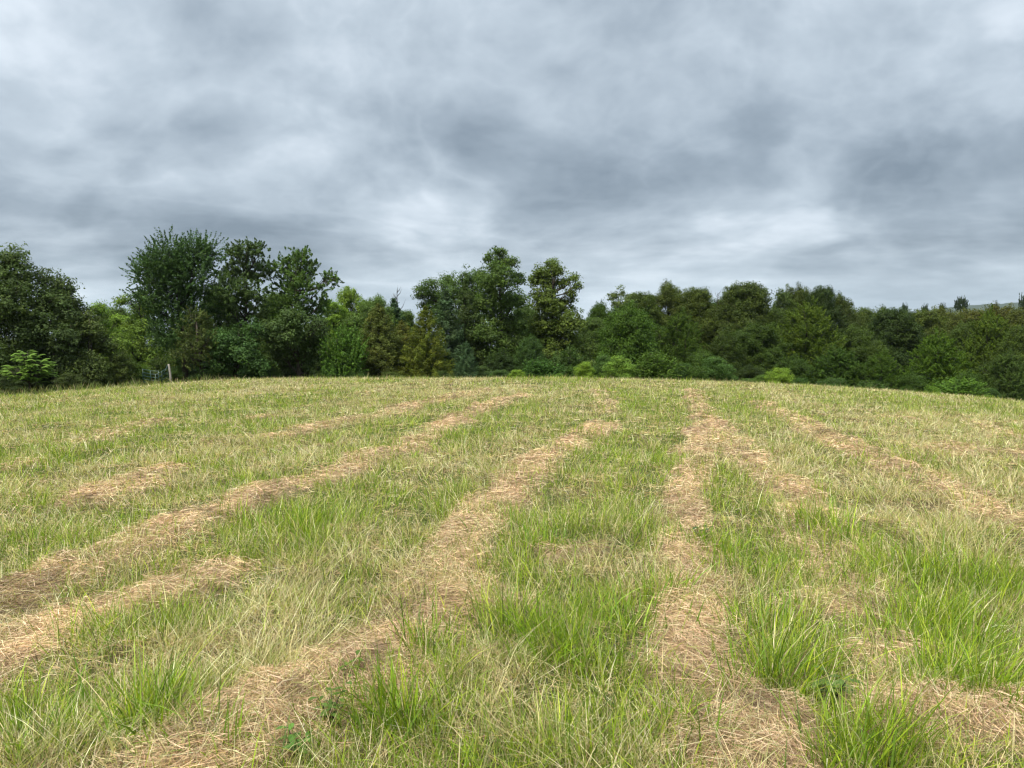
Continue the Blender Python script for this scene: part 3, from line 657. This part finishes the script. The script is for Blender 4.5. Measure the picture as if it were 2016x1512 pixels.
# --- right side wood
hero('broadleaf_tree', 80, [(1206,582,12),(1222,574,11),(1238,584,10),(1215,598,15),(1232,600,14),(1220,620,22),(1240,630,22)], (.080,.112,.042), 'thin see through tree top standing alone right of the two tall trees', base_px=1222, seed=61, clump=.45, gap=.9, leaf=.2, tr=.12)
W_ = 'trees of the wood beyond the field'
WOOD = [
 ('vine',1235,598,72,62,(.045,.092,.026),'vine covered dark tree behind the pair of lime shrubs'),
 ('oak',1180,600,40,75,DK,'dark round tree in the dip right of the tall middle trees'),
 ('oak2',1262,575,40,84,(.045,.072,.026),'dark tree right of the thin see through tree top'),
 ('oak',1318,562,40,86,(.060,.085,.038),'wood tree with a grey green double top above the feathery shrub'),
 ('oak2',1368,566,44,84,(.050,.074,.026),'rounded olive tree left of the notch in the wood skyline'),
 ('tall',1412,590,34,88,DK,'short tree in the notch of the wood skyline'),
 ('feather',1335,622,62,66,(.050,.092,.026),'green sprawling tree hung with vines behind the feathery shrub'),
 ('oak2',1470,555,52,82,(.046,.070,.030),'highest dark tree of the right hand wood'),
 ('oak',1438,575,30,84,(.052,.080,.034),'grey green shoulder tree left of the highest wood tree'),
 ('tall',1542,570,26,86,(.050,.082,.040),'slim tree between the highest wood tree and the dark dome'),
 ('oak',1578,568,36,88,(.046,.068,.028),'low domed tree left of the dark rounded dome tree'),
 ('oak2',1618,563,32,84,(.028,.050,.024),'very dark dome topped tree on the wood skyline'),
 ('oak',1658,586,34,86,(.040,.060,.026),'dark tree stepping down right of the dark dome'),
 ('oak2',1700,606,42,90,(.050,.078,.026),'rounded olive tree where the wood skyline dips right'),
 ('feather',1588,606,66,70,(.066,.108,.026),'large yellow green tree standing forward in the wood'),
 ('oak',1490,640,56,68,(.040,.072,.026),'dark mid height tree left of the yellow green wood tree'),
 ('vine',1430,650,50,66,(.034,.058,.022),'gloomy tree beside the dark hollow in the wood'),
 ('vine',1385,690,50,58,(.042,.080,.026),'vine hung small tree at the left lip of the dark hollow'),
 ('oak2',1762,606,62,74,(.030,.054,.026),'big dark round tree in the right half of the wood'),
 ('oak',1690,645,50,72,(.046,.078,.028),'mid green tree left of the big dark round tree'),
 ('feather',1845,662,66,61,(.062,.118,.026),'bright green leafy tree standing forward near the right edge'),
 ('feather',1655,690,62,60,(.048,.095,.034),'soft green low tree with layered sprays at the field edge'),
 ('feather',1735,700,52,58,(.052,.100,.026),'low green tree left of the bright leafy forward tree'),
 ('feather',1980,698,56,57,(.058,.100,.046),'grey green rounded tree in front at the right edge'),
 ('oak',1900,640,50,78,(.046,.076,.026),'mid green tree behind the bright leafy forward tree'),
 ('feather',1955,625,56,76,(.066,.110,.026),'fresh green tree above the grey green rounded one'),
 ('oak2',2020,640,50,72,(.050,.082,.028),'green tree half cut off by the right edge of the photo'),
 ('oak2',1815,609,42,104,(.056,.082,.028),'olive tree on the skyline right of the big dark round tree'),
 ('oak',1862,611,44,108,(.062,.080,.030),'brownish green skyline tree left of the flat topped pines'),
 ('oak2',1915,609,46,110,(.070,.082,.030),'brown tinted skyline tree under the flat topped pines'),
 ('oak',1965,606,46,108,(.068,.078,.032),'brown tinted skyline tree right of the flat topped pines'),
 ('oak2',2030,606,50,104,(.062,.080,.030),'skyline tree below the pine at the right edge'),
 ('oak',1745,612,40,100,(.052,.078,.028),'small skyline tree left of the line of far pines'),
 ('vine',1560,700,46,60,(.036,.070,.024),'dark green low tree behind the wide lime shrub'),
 ('vine',1800,735,40,56,(.038,.075,.026),'dark low thicket left of the pale yellow green edge shrub'),
 ('vine',1905,730,40,56,(.042,.082,.026),'dark low thicket behind the pale yellow green edge shrub'),
 ('oak',1290,640,46,70,DK,'dark tree filling the gap behind the feathery shrub'),
 ('oak',1530,610,44,78,(.040,.066,.026),'dark tree between the highest wood tree and the yellow green one'),
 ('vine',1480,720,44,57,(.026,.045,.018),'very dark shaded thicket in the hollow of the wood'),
]
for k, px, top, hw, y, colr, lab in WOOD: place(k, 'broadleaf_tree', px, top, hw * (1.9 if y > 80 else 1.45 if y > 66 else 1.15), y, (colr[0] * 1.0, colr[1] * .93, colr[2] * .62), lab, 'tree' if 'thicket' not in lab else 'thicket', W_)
for px, top, hw, y, lab in [(1893,584,20,150,'clump of flat topped pines standing out highest above the far wood'),(1781,597,12,150,'small flat topped pine above the big dark round tree'),
                            (1822,599,13,152,'low flat topped pine midway between the other far pines'),(1856,597,10,150,'tiny flat topped pine just left of the highest pine clump'),(2022,578,24,120,'dark layered pine cut off by the right edge above the wood')]:
    place('umbrella', 'pine_tree', px, top, hw, y, (.030,.048,.032), lab, 'tree', 'flat topped pines on the skyline')
def snag(px, top, y, H, label, seed):
    r = np.random.default_rng(seed); x, zt = world_at(px, top, y); zb = gz(x, y)
    o = empty('dead_tree', (x, y, zb), label, 'dead tree'); T = zt - zb; B = [tube([(0, 0, -.2), (.1, 0, T * .5), (0, .1, T)], [.12, .07, .012], 7)]
    mesh_from('trunk', *B[0], M_bark, o); B = []
    for i in range(14):
        z0 = T - H * (.1 + .9 * i / 14); a = r.random() * 6.28; l = r.uniform(.3, .9); d = np.array([math.cos(a), math.sin(a), 0])
        B.append(tube([(0, .08, z0), d * l * .5 + [0, .08, z0 + l * .5], d * l * .8 + [0, .08, z0 + l * 1.2]], [.03, .02, .006], 4))
    mesh_from('branches', *join_arrays(B), M_bark, o)
snag(781, 570, 61, 2.5, 'bare dead tree tip rising above the blue green pine', 3)
snag(1413, 576, 84, 2.5, 'bare dead tree tip in the notch of the wood skyline', 4)
# --- shrubs along the crest
S_ = 'shrubs along the far edge of the field'
for k, px, top, hw, y, colr, lab in [
 ('bush',1018,728,22,42,BR,'smallest lime green shrub under the tall middle trees'),
 ('bushfan',1068,710,44,43,(.050,.105,.030),'dark feathery shrub right of the smallest lime shrub'),
 ('bush',1100,735,14,41.5,(.10,.18,.04),'little green shrub tucked right of the dark feathery one'),
 ('bush',1152,713,25,42,BR,'round lime shrub with pale leaf tips'),
 ('bush',1218,702,40,43,(.110,.180,.040),'bigger lime shrub right of the round lime shrub'),
 ('bush',1190,700,34,45,(.050,.092,.030),'dark green bush behind the two lime shrubs'),
 ('bushfan',1294,696,46,43,(.070,.120,.028),'feathery olive green shrub alone on the field edge'),
 ('bush',1340,715,30,44,(.045,.085,.028),'dark bush right of the feathery olive shrub'),
 ('bush',1410,704,44,45,(.048,.092,.028),'wide dark green bush left of the dark hollow'),
 ('bush',1468,745,22,43,(.060,.11,.030),'low green bush left of the wide lime shrub'),
 ('bush',1536,725,35,43.5,BR,'wide lime shrub in front of the wood'),
 ('bushfan',1575,745,24,44,(.05,.10,.03),'low dark shrub hugging the wide lime shrub'),
 ('bush',985,728,30,43,(.045,.08,.026),'dark bush left of the smallest lime shrub'),
 ('bushfan',1125,722,28,43.5,(.055,.10,.028),'mid green shrub behind the round lime shrub, to its left'),
 ('bush',1255,718,30,44,(.055,.10,.028),'mid green bush between the bigger lime shrub and the feathery olive one'),
 ('bushfan',1372,722,26,43.5,(.060,.105,.03),'mid green shrub left of the wide dark green bush'),
 ('bush',1500,738,24,44.5,(.07,.12,.03),'mid green bush touching the left side of the wide lime shrub'),
 ('bush',1640,745,40,46,(.045,.082,.026),'dark bush at the field edge right of the wide lime shrub'),
 ('bushfan',1720,752,40,47,(.050,.09,.026),'dark leafy shrub at the field edge below the big dark round tree'),
 ('bushfan',1835,760,16,45,(.11,.19,.04),'small pale green shoot left of the edge shrub'),
 ('bushfan',1885,748,60,46,(.085,.155,.032),'pale yellow green shrub at the edge in front of the right wood'),
 ('bush',1950,765,26,46.5,(.04,.075,.026),'dark low bush right of the pale yellow green edge shrub'),
]: place(k, 'shrub', px, top, hw, y, colr, lab, 'shrub', S_)
B_ = 'low bushes along the foot of the left trees'
for k, px, top, hw, y, colr, lab in [
 ('bush',235,692,38,44.5,(.060,.085,.030),'brownish bush between the left trees and the gate'),
 ('bush',190,725,36,42.5,(.050,.070,.028),'dull brown low bush under the brownish olive tree'),
 ('bush',135,735,34,40,(.045,.062,.026),'dark bush right of the bright sapling'),
 ('bush',20,735,40,40.5,(.040,.060,.026),'dark bush behind the bright sapling at the left edge'),
 ('bushfan',265,715,30,47,(.085,.14,.035),'light green bush directly behind the metal gate'),
 ('bush',300,730,26,48,(.070,.10,.035),'olive bush behind the gate rails next to the post'),
 ('bush',350,720,24,48,(.050,.09,.03),'dark green bush just right of the wooden post'),
 ('bush',395,735,28,46.5,(.034,.062,.024),'dark low bush under the small brownish tree'),
 ('bush',530,725,30,46.5,(.040,.075,.026),'dark bush between the drooping tree and the vine hung tree'),
 ('bush',700,728,34,45.5,(.042,.080,.026),'dark leafy bush left of the rusty cedar foot'),
 ('bush',770,732,34,46,(.060,.085,.028),'olive bush at the foot of the rusty cedar'),
 ('bushfan',318,705,30,50,(.055,.085,.030),'green bush seen between the gate and the spiky tree trunk'),
 ('bush',372,712,30,51,(.040,.066,.024),'dark bush behind the spiky tree trunk'),
 ('bush',90,725,36,43.5,(.036,.056,.022),'dark bush filling the hollow right of the bright sapling'),
 ('bush',425,728,30,47.5,(.036,.062,.024),'dark bush beneath the spiky tree near its trunk'),
 ('bush',345,735,26,49.5,(.038,.064,.024),'shaded bush farther back right of the wooden post'),
 ('bush',60,745,40,42.5,(.040,.060,.026),'dark thicket bush right behind the bright sapling stem'),
 ('bush',590,722,40,48,(.036,.064,.024),'dark bush under the vine hung tree'),
 ('bush',480,728,32,47.5,(.036,.068,.024),'dark bush below the drooping tree'),
 ('bush',950,722,34,46.5,(.040,.066,.026),'dark bush right of the small bluish cedar'),
 ('bush',870,730,26,46,(.05,.08,.03),'bush hidden between golden cedar and small bluish cedar'),
]: place(k, 'bush', px, top, hw, y, colr, lab, 'bush', B_)

# --- bright sapling with fans of compound leaves
def sapling(px, top, hw, y):
    r = np.random.default_rng(77); x, zt = world_at(px, top, y); zb = gz(x, y); H = zt - zb; Wd = hw / F * y
    o = empty('sapling', (x, y, zb - .02), 'bright yellow green sapling with fans of long leaflets at the far left', 'sapling')
    V, Q, T, B = [], [], [], [tube([(0, 0, -.2), (.05, 0, H * .4), (0, .05, H * .85)], [.045, .035, .012], 6)]
    n = 0
    for i in range(260):
        a = r.random() * 6.28; dr = np.array([math.cos(a), math.sin(a), 0]); q_ = r.random()
        cl_ = [(-.02, 0, .78, .30, .20), (-.45, .1, .46, .42, .22), (.50, -.1, .60, .30, .18), (.1, .2, .40, .50, .24)][min(3, int(q_ * 4.5))]
        rr = r.random() ** .6; z0 = H * (cl_[2] + cl_[4] * r.uniform(-.8, 1) * (1.1 - .8 * rr))
        s0 = np.array([cl_[0] * Wd, cl_[1] * Wd, z0]) + dr * rr * cl_[3] * Wd; ln = r.uniform(.34, .60)
        ax = dr * .75 + np.array([0, 0, r.uniform(.25, .85)]); droop = .45
        pts = [s0 + ax * ln * q + np.array([0, 0, -droop * ln * q * q]) for q in (0, .33, .66, 1)]
        B.append(tube([np.array([0, 0, z0 * .72])] + [s0], [.014, .008], 4)); B.append(tube(pts, [.008, .006, .005, .003], 4))
        side = np.array([-dr[1], dr[0], 0]); tone = r.uniform(.85, 1.2)
        for q in np.linspace(.12, 1, 9):
            c0 = s0 + ax * ln * q + np.array([0, 0, -droop * ln * q * q])
            for sg in (-1, 1):
                tv = side * sg * .8 + dr * .45 + np.array([0, 0, -.25]); tv /= np.linalg.norm(tv); L_ = .19 * (1 - .3 * q); b = np.cross(tv, np.array([0, 0, 1.])); b /= np.linalg.norm(b)
                V += [c0, c0 + tv * L_ * .45 + b * .032, c0 + tv * L_, c0 + tv * L_ * .45 - b * .032]; Q.append((n, n + 1, n + 2, n + 3)); n += 4; T += [[tone, tone, tone]] * 4
    c = mesh_from('crown', np.array(V), np.array(Q), M_leaf, o, {'tint': ('FLOAT_COLOR', rgba(np.array(T)))}); c.color = (.15, .25, .04, 1)
    mesh_from('trunk', *join_arrays(B), M_bark, o, smooth_=True)
sapling(52, 686, 50, 36.5)

# ------------------------------------------------------------------ post and gates
M_post, gm = new_mat('weathered_wood'); co = gm.n('ShaderNodeTexCoord').outputs['Object']
wn = gm.noise(gm.v('MULTIPLY', co, (14, 14, 1.6)), 3, 5, .65)
out(gm, principled(gm, gm.ramp(wn, [(.3, (.10,.085,.07)), (.55, (.34,.31,.27)), (.75, (.50,.47,.42))]), .9, .1, wn, .7, .02))
M_gate, gm = new_mat('green_painted_steel'); co = gm.n('ShaderNodeTexCoord').outputs['Object']
wn = gm.noise(co, 9, 4, .6)
out(gm, principled(gm, gm.ramp(wn, [(.35, (.008,.034,.024)), (.7, (.022,.060,.042))]), .45, .5))
PY = 43.0
x, zt = world_at(334, 717, PY); zb = gz(x, PY)
po = empty('fence_post', (x, PY, zb), 'weathered grey wooden post at the right end of the green gate', 'post')
pv, pq = tube([(0, 0, -.3), (.02, 0, .3), (-.01, .01, (zt - zb) * .6), (-.06, 0, zt - zb - .02), (-.062, 0, zt - zb)], [.070, .068, .062, .058, .046], 10)
mesh_from('post', pv, pq, M_post, po)
sv, sq = tube([(-.095, 0, .55), (-.16, 0, .55), (-.17, 0, .60)], [.014, .014, .012], 6); mesh_from('hinge_pin', sv, sq, M_gate, po)
sv, sq = tube([(-.13, 0, 1.0), (-.20, 0, 1.0), (-.21, 0, 1.05)], [.014, .014, .012], 6); mesh_from('hinge_pin', sv, sq, M_gate, po)
def gate(pa, pb, ya, yb, label, nr=5, brace=False, rails=None):
    """pa, pb = (px, top py, bottom py) of both ends"""
    xa, za = world_at(pa[0], pa[1], ya); _, za2 = world_at(pa[0], pa[2], ya); xb, zb_ = world_at(pb[0], pb[1], yb); _, zb2 = world_at(pb[0], pb[2], yb)
    o = empty('metal_gate', ((xa + xb) / 2, (ya + yb) / 2, min(za2, zb2)), label, 'gate'); oc_ = np.array(o.location)
    A, B = np.array([xa, ya, 0]), np.array([xb, yb, 0]); 
    for i in range(nr):
        t = i / (nr - 1); p = A + [0, 0, za + (za2 - za) * t]; q = B + [0, 0, zb_ + (zb2 - zb_) * t]; mid = (p + q) / 2 + [0, 0, -.03]
        v, f = tube([p - oc_, mid - oc_, q - oc_], [.022] * 3, 8); mesh_from('rail', v, f, M_gate, o, smooth_=True)
    for t in (0, .5, 1):
        p = A + (B - A) * t + [0, 0, za + (zb_ - za) * t + .03 * (t in (0, 1))]; q = A + (B - A) * t + [0, 0, za2 + (zb2 - za2) * t - .03]
        off = np.array([0, -.03 if t == .5 else 0, -.02 if t == .5 else 0])
        v, f = tube([p + off - oc_, q + off - oc_], [.024, .024], 8); mesh_from('upright', v, f, M_gate, o, smooth_=True)
    if brace:
        p = A + [0, -.045, za + .10]; q = A + (B - A) * .45 + [0, -.045, za + (zb_ - za) * .45 - .30]
        v, f = tube([p - oc_, q - oc_], [.02, .02], 8); mesh_from('brace', v, f, M_gate, o, smooth_=True)
gate((331, 723, 757), (306, 738, 765), 43.0, 42.2, 'nearer sagging green tube gate leaning down from the wooden post', 5, True)
gate((281, 727, 752), (312, 731, 757), 44.2, 43.6, 'farther dark green tube gate standing behind the sagging one', 5)

# ------------------------------------------------------------------ small leafy weeds near the camera
M_weed, gm = new_mat('weed_leaves'); out(gm, leafy(gm, attr(gm, 'tint'), .35, .6, .12))
def weed(px, py, H, n, leafL, colr, label, seed, stemcol=None, wide=.45):
    r = np.random.default_rng(seed); x, y = hit(px, py); z = gz(x, y)
    o = empty('weed', (x, y, z), label, 'weed'); st, V, Q, T = [], [], [], []; k = 0
    for s in range(n):
        a = s * 2.4 + r.random(); ln = H * r.uniform(.55, 1.0); top = np.array([math.cos(a) * ln * .45, math.sin(a) * ln * .45, ln])
        st.append(tube([(0, 0, -.02), top * [.4, .4, .55], top], [.004, .003, .0015], 6))
        for j in range(7):
            q = .35 + .65 * j / 6; c0 = top * [q * .9 if q < 1 else 1, q * .9 if q < 1 else 1, q]; b_ = a + j * 2.2 + r.random() * .6
            tv = np.array([math.cos(b_), math.sin(b_), r.uniform(-.1, .5)]); tv /= np.linalg.norm(tv); L_ = leafL * r.uniform(.7, 1.15); bb = np.cross(tv, [0, 0, 1.]); bb /= np.linalg.norm(bb)
            c1 = np.array(colr) * r.uniform(.75, 1.25); nrm = np.cross(bb, tv)
            prof = [(0, .04), (.2, .65), (.45, 1), (.7, .8), (.9, .35), (1, .02)]
            for (q1, w1) in prof:
                ctr = c0 + tv * L_ * q1 - np.array([0, 0, .25 * L_ * q1 * q1])
                V += [ctr - bb * w1 * L_ * wide / 2 + [0, 0, .06 * L_ * w1], ctr, ctr + bb * w1 * L_ * wide / 2 + [0, 0, .06 * L_ * w1]]; T += [c1] * 3
            for i in range(5):
                e = k + i * 3; Q += [(e, e + 1, e + 4, e + 3), (e + 1, e + 2, e + 5, e + 4)]
            k += 18
    mesh_from('stem', *join_arrays(st), M_bark if stemcol is None else stemcol, o)
    mesh_from('leaves', np.array(V), np.array(Q), M_weed, o, {'tint': ('FLOAT_COLOR', rgba(np.array(T)))}, smooth_=True)
weed(650, 1440, .20, 4, .050, (.09, .15, .030), 'reddish stemmed leafy weed by the hay patch at lower left', 1)
weed(585, 1500, .11, 3, .060, (.10, .20, .04), 'low green weed at the bottom edge beside the hay patch', 2)
weed(1640, 1390, .20, 4, .075, (.10, .16, .04), 'dull green broad leaved weed in the lower right grass', 3)
weed(1385, 1075, .14, 3, .06, (.06, .11, .04), 'small dark leafed weed on the right hand hay row', 4)
weed(690, 1350, .10, 2, .045, (.10, .17, .03), 'tiny sprig just above the reddish stemmed weed', 5)

# ------------------------------------------------------------------ far wooded hill
hx = np.linspace(900, 2800, 300); hy = np.linspace(1700, 2900, 90); HX, HY = np.meshgrid(hx, hy)
prof = np.interp(HX, [900, 1350, 1620, 1750, 1950, 2800], [-160, -60, -2, 14, 25, 33])
HB = -14 - .055 * (HY - 130)
HZ = HB + (prof - HB) * np.sin(np.clip((HY - 1700) / 900, 0, 1) * math.pi / 2) + (fbm(HX / 40, HY / 40, 5, 4) - .5) * 9
V = np.stack([HX.ravel(), HY.ravel(), HZ.ravel()], 1); nx = len(hx); ny = len(hy)
I = (np.arange(ny - 1)[:, None] * nx + np.arange(nx - 1)[None]).ravel(); Q = np.stack([I, I + 1, I + 1 + nx, I + nx], 1)
M_hill, gm = new_mat('far_woodland'); co = gm.n('ShaderNodeTexCoord').outputs['Object']
out(gm, principled(gm, gm.ramp(gm.noise(co, .08, 6, .7), [(.35, (.014,.026,.016)), (.65, (.034,.052,.026))]), .95, .1))
tag(mesh_from('hill', V, Q, M_hill, smooth_=True), kind='structure')

# ------------------------------------------------------------------ the air
M_haze = bpy.data.materials.new('haze'); M_haze.use_nodes = True; nt = M_haze.node_tree; nt.nodes.clear()
pv_ = nt.nodes.new('ShaderNodeVolumePrincipled'); pv_.inputs['Color'].default_value = (.80, .88, .97, 1); pv_.inputs['Density'].default_value = .00007; pv_.inputs['Anisotropy'].default_value = .2
ho = nt.nodes.new('ShaderNodeOutputMaterial'); nt.links.new(pv_.outputs[0], ho.inputs['Volume'])
bx0, bx1, by0, by1, bz0, bz1 = -2950, 2950, -60, 4400, float(ground.data.vertices and min(v.co.z for v in ground.data.vertices)) - 1, 45
v = np.array([(x, y, z) for z in (bz0, bz1) for y in (by0, by1) for x in (bx0, bx1)])
f = np.array([(0, 2, 3, 1), (4, 5, 7, 6), (0, 1, 5, 4), (2, 6, 7, 3), (0, 4, 6, 2), (1, 3, 7, 5)])
tag(mesh_from('haze', v, f, M_haze), kind='stuff')
